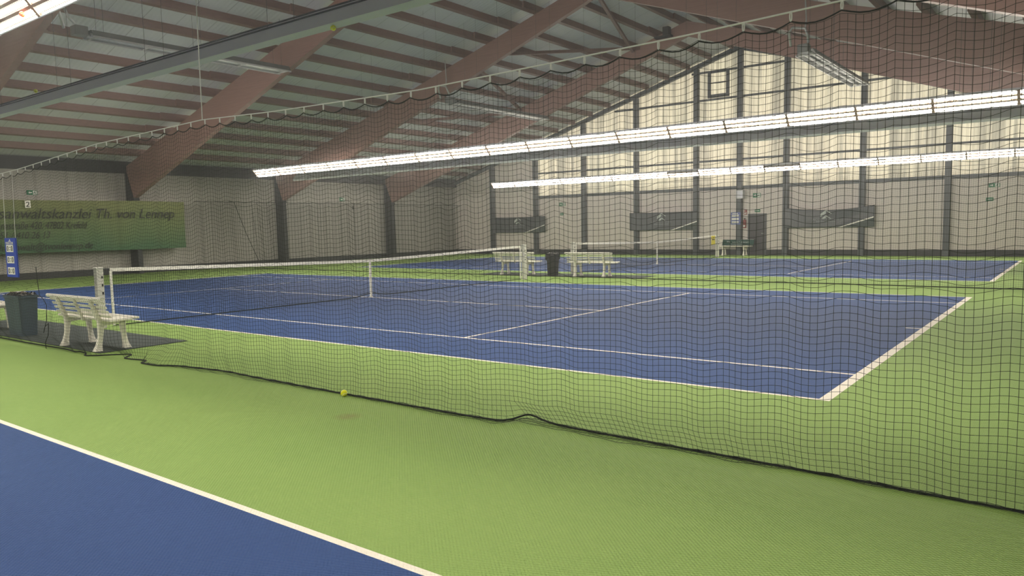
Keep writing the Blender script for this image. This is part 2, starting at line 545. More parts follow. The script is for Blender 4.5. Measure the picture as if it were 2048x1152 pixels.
# sloping frame of the gable
for s, nm in ((-1, 'left'), (1, 'right')):
    xe = XL if s < 0 else XR
    b = MB()
    f = lambda x: z_top(x) - 0.14
    b.prism_y([(X0, f(X0)), (xe, f(xe)), (xe, f(xe) + 0.2), (X0, f(X0) + 0.2)], YF - 0.22, YF)
    tag(b.build('gable_rafter', M['steel']), 'dark sloping edge beam of the gable wall, %s of the apex' % nm, 'beam', 'gable edge beams')
# glazing: one corrugated sheet per bay
k = 0
for xa, xb in zip(COLX[1:9], COLX[2:10]):
    k += 1
    b = MB()
    n = int((xb - xa) / 0.035)
    xs = np.linspace(xa, xb, n + 1)
    vs = []
    for x in xs:
        ph = (x / 0.207) % 1.0
        y = YF + 0.06 + 0.035 * (min(max((abs(ph - 0.5) - 0.15) / 0.12, 0), 1))
        vs += [(x, y, ZG), (x, y, z_top(x) + PD)]
    b.add(vs, [(2 * i, 2 * i + 2, 2 * i + 3, 2 * i + 1) for i in range(n)])
    struct(b, 'window_%d' % k, M['glazing'], 'corrugated translucent glazing bay of the gable wall')
b = MB(); b.box((XL, YF + 0.02, ZG - 0.02), (XR, YF + 0.25, ZG)); 
# small framed window in the gable
t = thing('gable_window', 'small dark framed vent window high in the gable, left of the middle column', 'window', (-0.98, YF - 0.02, 7.80))
b = MB()
for a, c in (((-0.54, 0), (-0.40, 1.32)), ((0.40, 0), (0.54, 1.32)), ((-0.40, 0), (0.40, 0.16)), ((-0.40, 1.20), (0.40, 1.32))):
    b.box((a[0], -0.12, a[1]), (c[0], 0.0, c[1]))
b.build('window_frame', M['steel'], t)
b = MB(); b.box((-0.40, -0.07, 0.70), (0.40, -0.04, 0.75)); b.build('glazing_bar', M['steel'], t)

# ------------------------------------------------------------------ rafters, columns and purlins
RY = [1.38, 8.85, 16.3, 23.8]
rn = ['nearest, crossing the top left corner of the photo', 'second, landing above the green banner', 'third, landing between the first and second light rows', 'fourth, nearest the gable wall']
for y, n in zip(RY, rn):
    b = MB()
    b.prism_y([(XL + 0.02, z_bot(XL + 0.6)), (XL + 0.6, z_bot(XL + 0.6)), (X0, z_bot(X0)), (XR - 0.6, z_bot(XR - 0.6)), (XR - 0.02, z_bot(XR - 0.6)),
               (XR - 0.02, z_top(XR)), (X0, z_top(X0)), (XL + 0.02, z_top(XL))], y, y + 0.2)
    tag(b.build('roof_rafter', M['glulam']), 'deep red brown roof rafter, ' + n, 'rafter', 'roof rafters')
cl = ['left wall column at the left edge outside the photo', 'dark left wall column below the green banner', 'dark left wall column between the two light row ends', 'dark left wall column nearest the far corner']
for i, y in enumerate(RY):
    b = MB()
    zt = z_bot(XL + 0.6)
    b.hexa([(XL + 0.01, y + 0.0, 0), (XL + 0.66, y + 0.0, 0), (XL + 0.66, y + 0.2, 0), (XL + 0.01, y + 0.2, 0),
            (XL + 0.01, y + 0.0, zt), (XL + 0.60, y + 0.0, zt), (XL + 0.60, y + 0.2, zt), (XL + 0.01, y + 0.2, zt)])
    b.hexa([(XL + 0.01, y - 0.03, zt - 0.12), (XL + 0.64, y - 0.03, zt - 0.12), (XL + 0.64, y + 0.23, zt - 0.12), (XL + 0.01, y + 0.23, zt - 0.12),
            (XL + 0.01, y - 0.03, z_top(XL) - 0.25), (XL + 0.14, y - 0.03, z_top(XL) - 0.25), (XL + 0.14, y + 0.23, z_top(XL) - 0.25), (XL + 0.01, y + 0.23, z_top(XL) - 0.25)])
    o = b.build('wall_column', M['skirt'])
    if i == 0: o.name = 'trim_6'; o['kind'] = 'structure'
    else: tag(o, cl[i], 'column', 'left wall columns')
for i, y in enumerate(RY):
    b = MB(); b.box((XR - 0.62, y, 0), (XR - 0.01, y + 0.2, z_bot(XR - 0.6))); struct(b, 'trim_%d' % (2 + i), M['skirt'])
def purlin(xf, s, label, group):
    """xf: face towards the ridge"""
    xa, xb = (xf - 0.12, xf) if s < 0 else (xf, xf + 0.12)
    b = MB()
    def seg(x0, x1, y0, y1):
        b.hexa([(x0, y0, z_top(x0)), (x1, y0, z_top(x1)), (x1, y1, z_top(x1)), (x0, y1, z_top(x0)),
                (x0, y0, z_top(x0) + PD), (x1, y0, z_top(x1) + PD), (x1, y1, z_top(x1) + PD), (x0, y1, z_top(x0) + PD)])
    seg(xa, xb, YN, YF - 0.22)
    for y in RY:
        if s < 0: seg(xb, xb + 0.06, y - 0.9, y + 1.0)
        else: seg(xa - 0.06, xa, y - 0.9, y + 1.0)
    tag(b.build('roof_purlin', M['purlin']), label, 'purlin', group)
for k in range(16):
    purlin(-0.15 - 1.13 * k, -1, 'brown roof purlin, %s down from the ridge on the left slope' % ORD[k], 'left slope purlins')
for k in range(16):
    purlin(1.0 + 1.13 * k, 1, 'brown roof purlin, %s down from the ridge on the right slope' % ORD[k], 'right slope purlins')
# wind bracing in the bay between the third and fourth rafter
for (xa, ya, xb, yb, lb) in ((-0.2, 16.4, -2.45, 23.8, 'topmost of the four'), (-5.45, 16.4, -2.15, 23.8, 'second from the ridge'),
                             (-5.75, 16.4, -8.6, 23.8, 'third from the ridge'), (-12.2, 16.4, -8.9, 23.8, 'lowest of the four')):
    b = MB()
    d = Vector((xb - xa, yb - ya, 0)).normalized(); n = Vector((-d.y, d.x, 0)) * 0.06
    pts = []
    for x, y in ((xa, ya), (xb, yb)):
        for sg in (-1, 1):
            pts.append((x + n.x * sg, y + n.y * sg, z_top(x) - 0.16))
    q = [pts[0], pts[1], pts[3], pts[2]]
    b.hexa(q + [(x, y, z + 0.12) for x, y, z in q])
    tag(b.build('wind_brace', M['purlin']), 'diagonal wind brace under the purlins before the gable bay, ' + lb, 'brace', 'roof wind braces')

# dark loudspeaker like box at the ridge
t = thing('ridge_box', 'dark box fixed near the ridge on the rafter closest to the gable', 'box', (-0.95, 23.62, 9.52))
b = MB(); b.box((0.05, -0.14, 0.06), (0.33, 0.14, 0.42)); b.build('casing', M['black'], t, bevel=0.02)
b = MB(); b.box((-0.35, -0.10, 0.0), (0.40, 0.16, 0.08)); b.build('mounting_plate', M['skirt'], t)

# ------------------------------------------------------------------ light rows
SEG = 1.57; NSEG = 18; LX0 = -14.25
FL = 0.38; TA = math.radians(50)
def lamp_row(label, ye, ze, s, off=(), x_start=LX0):
    """s=+1: the lit face looks towards -y; ye, ze: lower edge of the face"""
    t = thing('light_row', label, 'light', (x_start, ye, ze), 0, 'rows of court lights')
    u = Vector((0, -s * math.cos(TA), math.sin(TA)))        # up the face
    n = Vector((0, -s * math.sin(TA), -math.cos(TA)))       # out of the face
    LEN = SEG * NSEG
    def sec(pts):                                           # pts in (up, out)
        return [(u * a + n * c).yz for a, c in pts]
    D = 0.06
    b = MB()
    w = 0.012
    for poly in ([(0, 0.01), (w, 0.01), (w, -D), (0, -D)], [(FL - w, 0.01), (FL, 0.01), (FL, -D), (FL - w, -D)], [(0, -D), (FL, -D), (FL, -D - 0.012), (0, -D - 0.012)]):
        b.prism_x([tuple(q) for q in sec(poly)], 0, LEN)
    for x0, x1 in ((-0.012, 0), (LEN, LEN + 0.012)):
        b.prism_x([tuple(q) for q in sec([(0, 0.01), (FL, 0.01), (FL, -D - 0.012), (0, -D - 0.012)])], x0, x1)
    b.build('housing', M['lamp_shell'], t)
    b = MB()
    for a in (FL * 0.74, FL * 0.93):
        b.prism_x([tuple(q) for q in sec([(a, -D - 0.012), (a + 0.012, -D - 0.012), (a + 0.012, -D - 0.03), (a, -D - 0.03)])], 0, LEN)
    b.build('mounting_rail', M['steel'], t)
    sw = (FL - 0.024) / 3
    me_cache = {}
    for i in range(NSEG):
        key = off.get(i) if off else None
        if key not in me_cache:
            b = MB()
            for j in range(3):
                a0 = 0.012 + sw * j + 0.016; a1 = 0.012 + sw * (j + 1) - 0.016
                ps = []
                for q in range(5):                          # gently bowed lens
                    a = a0 + (a1 - a0) * q / 4
                    ps.append(u * a + n * (-0.012 + 0.010 * math.sin(math.pi * q / 4)))
                vs = [(0.03, p.y, p.z) for p in ps] + [(SEG - 0.03, p.y, p.z) for p in ps]
                for q in range(4):
                    b.cur = 1 if (key and j in key) else (0 if q in (1, 2) else 2)
                    f = (q, q + 1, q + 6, q + 5)
                    o_ = len(b.v)
                    b.add([vs[c] for c in f], [(0, 1, 2, 3) if s > 0 else (3, 2, 1, 0)])
            o = b.build('light_panel', [M['lens'], M['lens_off'], M['lens_rim']], t)
            me_cache[key] = o.data
        else:
            o = link('light_panel', me_cache[key], t)
        o.location = (SEG * i, 0, 0)
    b = MB()
    for i in range(NSEG + 1):
        x = SEG * i
        b.prism_x([tuple(q) for q in sec([(0.012, 0.014), (FL - 0.012, 0.014), (FL - 0.012, -D), (0.012, -D)])], x - 0.028, x + 0.028)
    for j in (1, 2):
        a = 0.012 + sw * j
        b.prism_x([tuple(q) for q in sec([(a - 0.016, 0.012), (a + 0.016, 0.012), (a + 0.016, -D), (a - 0.016, -D)])], 0, LEN)
    b.build('louvre_divider', M['louvre'], t)
    top = u * FL * 0.75 - n * D
    me = None
    for i in range(0, NSEG, 2):
        for dx in (0.5, 1.05):
            x = SEG * i + dx
            zt = z_top(x_start + x) + PD - ze
            b = MB(); b.tube([(x, top.y, top.z), (x, top.y, zt)], 0.0035, 4); b.build('hanger_wire', M['wire'], t)
    return t
lamp_row('glowing light row cutting across the top left corner, nearest the camera', -3.42, 4.0, 1)
lamp_row('light row seen from its grey back, above the near dividing net', -1.0, 4.0, -1)
lamp_row('longest glowing light row, across the middle of the picture', 12.45, 3.95, 1)
lamp_row('light row whose grey back shows below the longest glowing row', 14.3, 3.86, -1)
lamp_row('farthest glowing light row, with two unlit tubes, before the gable wall', 28.05, 3.88, 1, {7: (2,), 10: (2,)}, -13.7)
lamp_row('light row over the far side of the camera court, behind the camera', -16.6, 4.0, -1)

# ------------------------------------------------------------------ dividing nets
CX = [-4, -0.35, 0.55, 3.0, 5.62, 6.9, 9.0, 11.5, 12.5, 15.4]
CZ = [2.63, 2.66, 2.70, 2.86, 2.92, 2.87, 2.83, 2.88, 2.92, 2.97]
def cable_z(x): return np.interp(x, CX, CZ)
ROPE = [(-2.2, -2.40), (-0.38, -2.42), (0.7, -2.43), (1.65, -2.41), (2.1, -2.40), (2.50, -2.44), (2.52, -2.39), (2.78, -2.42), (3.0, -2.51), (3.42, -2.12), (3.68, -2.33),
        (4.13, -2.27), (4.25, -2.40), (4.6, -2.39), (4.93, -2.25), (5.71, -2.15), (6.38, -2.18), (7.9, -2.21), (9.0, -2.22), (9.86, -2.20), (9.94, -2.12), (9.95, -2.01),
        (10.07, -2.0), (10.35, -2.05), (10.6, -2.07), (11.56, -2.10), (12.54, -2.14), (13.4, -2.19), (15.4, -2.22)]
rxs = np.array([r[0] for r in ROPE]); rys = np.array([r[1] for r in ROPE])
rmono = np.maximum.accumulate(rxs) + np.arange(len(rxs)) * 1e-4
HX = np.arange(-2.0, 15.4, 0.295)
def fold(x):
    ph = 2 * math.pi * x / 0.43 + 1.3 * np.sin(2.1 * x) + 0.8 * np.sin(5.3 * x + 1)
    return np.sin(ph), np.cos(ph * 0.5 + 0.7)
t = thing('dividing_net', 'tall dark dividing net hung from a pale cable across the foreground', 'net', (0, 0, 0))
CELL = 0.0435
xs = np.arange(-2.0, 15.3, CELL)
nv = 64
tt = np.linspace(0, 1, nv)
Xg, Tg = np.meshgrid(xs, tt, indexing='ij')
ph1, ph2 = fold(Xg)
hook_ph = np.abs(np.sin(math.pi * (Xg + 2.0) / 0.295))
ztop = cable_z(Xg) - 0.06 - 0.035 * hook_ph
Zg = 0.012 + (ztop - 0.012) * Tg + 0.014 * ph1 * np.sin(math.pi * np.clip(Tg * 1.1, 0, 1)) ** 0.5 + 0.010 * np.sin(3.1 * Xg + 4 * Tg)
yb = np.interp(Xg, rmono, rys)
bulge = smooth01((4.3 - Xg) / 0.9) * smooth01((1.04 - Zg) / 0.32)
Yg = -2.2 - 0.34 * bulge + 0.010 * ph2 * smooth01(Tg * 6) + 0.006 * ph1
lowmix = smooth01((0.22 - Zg) / 0.22)
Yg = Yg * (1 - lowmix) + (yb + 0.01 * ph1) * lowmix
Xg = Xg + 0.004 * ph1 * (1 - Tg) + 0.005 * np.sin(4 * Xg + 3 * Tg)
net_mesh('netting', M['net'], np.stack([Xg, Yg, np.maximum(Zg, 0.008)], -1), 0.0016, t, 2)
# loose skirt lying on the carpet in front of the bottom rope
xs2 = np.arange(4.4, 15.3, CELL)
sk = np.linspace(0, 1, 4)
X2, T2 = np.meshgrid(xs2, sk, indexing='ij')
wd = 0.085 + 0.05 * np.sin(1.3 * X2 + 0.4) + 0.02 * np.sin(7 * X2)
wd = np.maximum(wd, 0.012) * smooth01((X2 - 4.4) / 0.8)
Y2 = np.interp(X2, rmono, rys) - wd * T2
Z2 = 0.010 + 0.012 * np.sin(11 * X2 + 5 * T2) ** 2 * (1 - 0.5 * T2)
net_mesh('loose_skirt', M['net'], np.stack([X2 - 0.03 * T2, Y2, Z2], -1), 0.0021, t)
b = MB()
pts = []
for i in range(len(ROPE) - 1):
    p0 = Vector(ROPE[max(i - 1, 0)]); p1 = Vector(ROPE[i]); p2 = Vector(ROPE[i + 1]); p3 = Vector(ROPE[min(i + 2, len(ROPE) - 1)])
    nn = max(2, int((p2 - p1).length / 0.06))
    for q in range(nn):
        s_ = q / nn
        m1 = (p2 - p0) * 0.35; m2 = (p3 - p1) * 0.35
        h = p1 * (2 * s_ ** 3 - 3 * s_ ** 2 + 1) + m1 * (s_ ** 3 - 2 * s_ ** 2 + s_) + p2 * (-2 * s_ ** 3 + 3 * s_ ** 2) + m2 * (s_ ** 3 - s_ ** 2)
        bumpz = 0.03 * math.exp(-((h.x - 10.0) / 0.12) ** 2)
        pts.append((h.x, h.y + random.uniform(-0.004, 0.004), 0.009 + bumpz))
b.tube(pts, 0.0085, 6)
b.build('bottom_rope', M['rope'], t, smooth=True)
b = MB(); b.tube([(x, -2.2, float(cable_z(x))) for x in np.arange(-4, 15.4, 0.2)], 0.006, 6); b.build('cable', M['cable'], t, smooth=True)
b = MB()
hp = []
for x in np.arange(-2.0, 15.35, 0.295 / 6):
    hp.append((x, -2.2 + 0.01 * math.sin(9 * x), float(cable_z(x)) - 0.058 - 0.036 * abs(math.sin(math.pi * (x + 2.0) / 0.295))))
b.tube(hp, 0.005, 5); b.build('head_rope', M['rope'], t, smooth=True)
me = None
hooks = 0
for x in HX:
    if x < -0.6 or x > 13.2: continue
    z = float(cable_z(x))
    if me is None:
        b = MB()
        b.tube([(0.006 * math.sin(a), 0, -0.030 + 0.030 * math.cos(a)) for a in np.linspace(0, 2 * math.pi, 13)], 0.0045, 5, caps=False)
        o = b.build('hook', M['cable'], t); me = o.data
    else:
        o = link('hook', me, t)
    o.location = (x, -2.2, z + 0.004)
b = MB(); b.tube([(5.62, -2.2, 2.92), (5.63, -2.2, 4.2), (5.62, -2.21, z_top(5.62) + PD)], 0.006, 5); b.build('suspension_rope', M['cable'], t)

# second net, between the middle and far court
t = thing('dividing_net', 'fine looking dividing net between the middle and far courts', 'net', (0, 0, 0))
xs = np.arange(-16.0, 16.0, 0.046)
tt = np.linspace(0, 1, 60)
Xg, Tg = np.meshgrid(xs, tt, indexing='ij')
ph1, ph2 = fold(Xg)
Yg = 13.30 + 0.05 * ph2 + 0.02 * ph1
Zg = 0.01 + (2.72 - 0.04 * np.abs(np.sin(math.pi * Xg / 0.3))) * Tg + 0.012 * ph1 * (1 - Tg)
net_mesh('netting', M['net'], np.stack([Xg, Yg, np.maximum(Zg, 0.006)], -1), 0.0014, t, 3)
b = MB(); b.tube([(x, 13.30 + 0.06 * math.sin(0.9 * x) + 0.02 * math.sin(4 * x), 0.012) for x in np.arange(-16, 16.1, 0.25)], 0.012, 5); b.build('bottom_rope', M['rope'], t)
b = MB(); b.tube([(x, 13.3, 2.80) for x in np.arange(-18.2, 18.3, 1.0)], 0.005, 5); b.build('cable', M['wire'], t)

# back net in front of the left wall
t = thing('back_net', 'dark backdrop net hung along the left wall beside the green banner', 'net', (0, 0, 0))
ys = np.arange(11.4, 29.5, 0.06)
tt = np.linspace(0, 1, 50)
Yg, Tg = np.meshgrid(ys, tt, indexing='ij')
gather = 0.10 * np.sin(2 * math.pi * Yg / 0.5) + 0.05 * np.sin(2 * math.pi * Yg / 0.17)
Xg = -17.55 + gather * (0.6 + 0.4 * np.sin(0.7 * Yg)) - 0.0 * Tg
Yg = Yg + (1 - Tg) * 0.35 * np.exp(-((Yg - 14.0) / 0.7) ** 2)
net_mesh('netting', M['net'], np.stack([Xg, Yg, 0.02 + 3.03 * Tg], -1), 0.0018, t, 2)
b = MB(); b.tube([(-17.55, y, 3.06 - 0.03 * abs(math.sin(math.pi * y / 0.9))) for y in np.arange(11.4, 29.6, 0.15)], 0.012, 5); b.build('head_rope', M['rope'], t)
b = MB(); b.tube([(-17.5, 13.1, 3.07), (-17.48, 13.35, 3.05), (-17.45, 13.9, 1.6), (-17.45, 14.5, 0.3)], 0.013, 6); b.build('gathered_edge', M['net'], t)
for k_, y_ in enumerate((14.25, 14.55, 15.1)):
    b = MB(); b.tube([(-17.44, y_, 3.03), (-17.42, y_ + 0.14, 1.6), (-17.42, y_ + 0.33, 0.3)], 0.006, 5); b.build('net_fold', M['net'], t)

# ------------------------------------------------------------------ court nets
def court_net(y0, label, sign_side):
    t = thing('tennis_net', label, 'net', (0, y0, 0), 0, 'tennis nets')
    ya, yb_ = -0.914, 11.884
    ym = 5.485
    def top(y):
        d = np.abs(y - ym) / (ym + 0.914)
        return 0.914 + (1.055 - 0.914) * d ** 1.15
    for y, side in ((ya, -1), (yb_, 1)):
        b = MB(); b.box((-0.055, y - 0.06, 0), (0.055, y + 0.06, 1.07)); b.box((-0.062, y - 0.066, 1.045), (0.062, y + 0.066, 1.075))
        p = b.build('net_post', M['post'], t, bevel=0.006)
        for z in (0.62, 0.76, 0.90):
            b = MB(); b.box((0.055, y - side * 0.03 - 0.012, z - 0.02), (0.066, y - side * 0.03 + 0.012, z + 0.02)); b.build('lacing_hook', M['black'], p)
    ys_ = np.arange(ya + 0.22, yb_ - 0.22, 0.0445)
    tt_ = np.linspace(0, 1, 21)
    Yq, Tq = np.meshgrid(ys_, tt_, indexing='ij')
    lift = 0.07 * np.exp(-((Yq - ym) / 0.35) ** 2)
    low = 0.03 + lift
    hi = top(Yq) - 0.03
    sag = 0.03 * np.sin(math.pi * Tq) * np.sin(Yq * 1.7)
    net_mesh('netting', M['court_net'], np.stack([sag, Yq, low + (hi - low) * Tq], -1), 0.0021, t)
    def ribbon(fn_lo, fn_hi, y1, y2, th, name, m, n=60):
        b = MB()
        secs = []
        for y in np.linspace(y1, y2, n):
            l, h = float(fn_lo(y)), float(fn_hi(y))
            secs.append([(-th, y, l), (th, y, l), (th, y, h), (-th, y, h)])
        b.loft(secs); return b.build(name, m, t)
    ribbon(lambda y: top(y) - 0.062, lambda y: top(y) + 0.002, ya + 0.20, yb_ - 0.20, 0.011, 'headband', M['tape'])
    b = MB()
    b.tube([(0, ya, 1.06), (0, ya + 0.25, float(top(ya + 0.25)) - 0.01)], 0.004, 5); b.tube([(0, yb_, 1.06), (0, yb_ - 0.25, float(top(yb_ - 0.25)) - 0.01)], 0.004, 5)
    b.build('net_cable', M['steel'], t)
    for y in (ya + 0.21, yb_ - 0.21):
        b = MB(); b.box((-0.012, y - 0.02, 0.03), (0.012, y + 0.02, float(top(y)) - 0.05)); b.build('side_band', M['tape'], t)
    b = MB(); b.box((-0.016, ym - 0.025, 0.02), (0.016, ym + 0.025, 0.925)); b.box((-0.03, ym - 0.03, 0.0), (0.03, ym + 0.03, 0.022)); b.build('centre_strap', M['tape'], t)
    b = MB(); b.tube([(0.0, y, 0.028 + 0.07 * math.exp(-((y - ym) / 0.35) ** 2)) for y in np.linspace(ya + 0.2, yb_ - 0.2, 90)], 0.011, 5); b.build('bottom_cord', M['rope'], t)
court_net(0.0, 'tennis net of the middle court, starting at the near white bench', 1)
court_net(PITCH + 0.04, 'tennis net of the far court, ending beside the green covered bench', 1)
# yellow cloth hanging on the far net
t = thing('yellow_cloth', 'yellow printed cloth hanging on the far net beside its post', 'cloth', (0.045, 26.85, 0.62))
b = MB(); b.grid(lambda u, v: (0.012 * math.sin(9 * u + 3 * v), -0.24 + 0.48 * u, 0.40 * v), 12, 8); b.build('cloth', M['yellow'], t, solid=0.006)
b = MB(); b.box((0.016, -0.16, 0.20), (0.022, -0.02, 0.26)); b.box((0.016, 0.02, 0.21), (0.022, 0.14, 0.25)); b.box((0.016, -0.06, 0.30), (0.022, 0.06, 0.33)); b.build('dark_print', M['ink'], t)

# ------------------------------------------------------------------ floor mats
for y0, y1, x0, x1, lb in ((-2.31, -1.0, -3.1, 2.92, 'dark floor mat under the near benches'), (13.42, 14.62, -3.1, 3.1, 'dark floor mat under the two far benches')):
    b = MB(); b.box((x0, y0, 0.001), (x1, y1, 0.010)); tag(b.build('floor_mat', M['mat']), lb, 'mat', 'floor mats')

# ------------------------------------------------------------------ benches
def make_bench(label, loc, rz=0.0):
    t = thing('garden_bench', label, 'bench', loc, rz, 'white slatted benches')
    m = M['white_plastic']
    Lh = 0.86
    for i, y in enumerate((-0.10, 0.00, 0.10, 0.20)):
        b = MB(); z = 0.425 + (0.012 if i == 3 else 0.0) - 0.008 * i * 0
        b.box((-Lh, y - 0.043, z), (Lh, y + 0.043, z + 0.032)); b.build('seat_slat', m, t, bevel=0.008)
    def back(z): return -0.135 - (z - 0.44) * 0.42
    for z in (0.50, 0.565, 0.63, 0.695):
        b = MB(); y0, y1 = back(z - 0.020), back(z + 0.020)
        b.hexa([(-Lh + 0.02, y0 - 0.0, z - 0.020), (Lh - 0.02, y0 - 0.0, z - 0.020), (Lh - 0.02, y0 + 0.022, z - 0.020), (-Lh + 0.02, y0 + 0.022, z - 0.020),
                (-Lh + 0.02, y1 - 0.0, z + 0.020), (Lh - 0.02, y1 - 0.0, z + 0.020), (Lh - 0.02, y1 + 0.022, z + 0.020), (-Lh + 0.02, y1 + 0.022, z + 0.020)])
        b.build('back_slat', m, t, bevel=0.005)
    b = MB(); b.tube([(-Lh, back(0.745), 0.748), (Lh, back(0.745), 0.748)], 0.027, 10); b.build('top_rail', m, t, smooth=False)
    def leg(path, name):                       # path: (x, y, z, half width x, half depth y)
        b = MB()
        b.loft([[(x - w, y - d, z), (x + w, y - d, z), (x + w, y + d, z), (x - w, y + d, z)] for x, y, z, w, d in path])
        return b.build(name, m, t, bevel=0.008)
    for x in (-0.525, 0.525):
        leg([(x, -0.215, 0.0, 0.050, 0.055), (x, -0.210, 0.02, 0.046, 0.050), (x, -0.190, 0.09, 0.033, 0.036), (x, -0.165, 0.20, 0.028, 0.032), (x, -0.150, 0.34, 0.030, 0.040), (x, -0.150, 0.43, 0.030, 0.045)], 'leg')
        leg([(x, 0.200, 0.0, 0.050, 0.050), (x, 0.196, 0.02, 0.046, 0.046), (x, 0.180, 0.09, 0.033, 0.034), (x, 0.165, 0.20, 0.028, 0.030), (x, 0.155, 0.34, 0.028, 0.038), (x, 0.15, 0.425, 0.028, 0.05)], 'leg')
        leg([(x, back(0.43) - 0.035, 0.43, 0.030, 0.036), (x, back(0.55) - 0.030, 0.55, 0.030, 0.028), (x, back(0.68) - 0.026, 0.68, 0.028, 0.024), (x, back(0.755) - 0.022, 0.755, 0.026, 0.022)], 'back_post')
        b = MB(); b.hexa([(x - 0.028, -0.15, 0.35), (x + 0.028, -0.15, 0.35), (x + 0.028, 0.17, 0.375), (x - 0.028, 0.17, 0.375),
                          (x - 0.028, -0.15, 0.425), (x + 0.028, -0.15, 0.425), (x + 0.028, 0.23, 0.425), (x - 0.028, 0.23, 0.425)]); b.build('seat_bracket', m, t)
    leg([(0, -0.145, 0.40, 0.022, 0.020), (0, back(0.55) - 0.018, 0.55, 0.022, 0.018), (0, back(0.755) - 0.014, 0.755, 0.022, 0.014)], 'centre_strut')
    return t
bench = make_bench('white slatted bench beside the near net post', (2.24, -2.045, 0.010))
for lb, loc, rz in (('white slatted bench cut off by the left edge of the photo', (-2.06, -2.0, 0.010), 0.0),
                    ('white slatted bench behind the far post of the middle net', (-1.62, 13.75, 0.010), 0.0),
                    ('white slatted bench right of the black bin', (1.33, 13.72, 0.010), 0.0),
                    ('white bench with green cloth, against the gable wall', (0.02, 29.62, 0.0), math.pi)):
    c = copy_tree(bench); c.location = loc; c.rotation_euler = (0, 0, rz); c['label'] = lb
wall_bench = c
t = thing('bench_cloth', 'dark green printed cloth hung over the back of the wall bench', 'cloth', (0.14, 29.62, 0))
b = MB(); b.grid(lambda u, v: (-0.78 + 1.56 * u, 0.10 + 0.10 * v + 0.006 * math.sin(20 * u), 0.49 + 0.275 * v), 24, 4)
b.build('cloth', M['green_cloth'], t, solid=0.008)
lettering('Th. von Lennep', M['pale_print'], t, (0.0, 0.14, 0.60), 'x', 0.14, 1.15, 0.2, center=True)
b = MB(); b.box((-0.35, 0.105, 0.54), (0.25, 0.112, 0.56)); b.build('printed_line', M['pale_print'], t)

# ------------------------------------------------------------------ bins
def make_bin(label, loc, mbody, mtrash, bagged, hx=0.295, hy=0.145, H=0.66):
    t = thing('waste_bin', label, 'bin', loc)
    b = MB()
    kx, ky = hx / 0.295, hy / 0.145
    bot = [(-0.25 * kx, -0.115 * ky), (0.25 * kx, -0.115 * ky), (0.25 * kx, 0.115 * ky), (-0.25 * kx, 0.115 * ky)]
    top = [(-hx, -hy), (hx, -hy), (hx, hy), (-hx, hy)]
    def ring(p, z, k=1.0): return [(x * k, y * k, z) for x, y in p]
    b.loft([ring(bot, 0), ring(top, H)])
    # open the top: drop the cap and add the inner wall
    f_top = b.f[1]; b.f.pop(1); b.mi.pop(1)
    inn = [(x * 0.965, y * 0.93) for x, y in top]; inb = [(x * 0.95, y * 0.9) for x, y in bot]
    o = len(b.v); b.v += ring(inn, H) + ring(inb, 0.02)
    for j in range(4):
        b.f.append((4 + j, 4 + (j + 1) % 4, o + (j + 1) % 4, o + j)); b.mi.append(0)
        b.f.append((o + j, o + (j + 1) % 4, o + 4 + (j + 1) % 4, o + 4 + j)); b.mi.append(0)
    b.f.append((o + 4, o + 5, o + 6, o + 7)); b.mi.append(0)
    b.build('bin_body', mbody, t)
    b = MB()
    for (x0, x1, y0, y1) in ((-hx - 0.015, hx + 0.015, -hy - 0.015, -hy + 0.003), (-hx - 0.015, hx + 0.015, hy - 0.003, hy + 0.015), (-hx - 0.015, -hx + 0.003, -hy + 0.003, hy - 0.003), (hx - 0.003, hx + 0.015, -hy + 0.003, hy - 0.003)):
        b.box((x0, y0, H - 0.035), (x1, y1, H + 0.004))
    b.build('rim', mbody, t)
    b = MB()
    def lump(u, v):
        x = (2 * u - 1) * (hx - 0.005); y = (2 * v - 1) * (hy - 0.005)
        e = min(u, 1 - u, v, 1 - v)
        return (x, y, H + 0.004 + (0.045 * abs(math.sin(17 * u + 5 * v) * math.cos(11 * v + 3 * u)) + random.uniform(0, 0.02)) * min(1, e * 12 + 0.35))
    b.grid(lump, 22, 10); b.build('liner', M['bag'], t, solid=0.003)
    if bagged:
        b = MB()
        def skirt(u, v):
            pr = [(-hx - 0.017, -hy - 0.017), (hx + 0.017, -hy - 0.017), (hx + 0.017, hy + 0.017), (-hx - 0.017, hy + 0.017)]
            q = u * 4; i = int(q) % 4; f = q - int(q)
            x = pr[i][0] + (pr[(i + 1) % 4][0] - pr[i][0]) * f; y = pr[i][1] + (pr[(i + 1) % 4][1] - pr[i][1]) * f
            r = 1.0 + 0.012 * math.sin(40 * u) * v
            return (x * r, y * r, H + 0.012 - (0.20 + 0.03 * math.sin(23 * u)) * v)
        b.grid(skirt, 64, 5); b.build('bag_overhang', M['bag'], t, solid=0.003)
    else:
        for i in range(9):
            b = MB(); s = random.uniform(0.018, 0.032)
            b.sphere((0, 0, 0), s, 7, 5)
            b.v = [(x * random.uniform(0.6, 1.3), y * random.uniform(0.6, 1.3), z * random.uniform(0.6, 1.3)) for x, y, z in b.v]
            b.build('rubbish', M['paper_trash'] if i % 3 else M['card'], t, (-0.22 + 0.055 * i, random.uniform(-0.08, 0.08), H + 0.035))
make_bin('slate blue waste bin between the two near benches', (-0.30, -2.06, 0.010), M['bin'], M['bag'], False)
make_bin('black bagged waste bin between the two far benches', (-0.12, 13.66, 0.010), M['black'], M['bag'], True, 0.155, 0.15, 0.70)

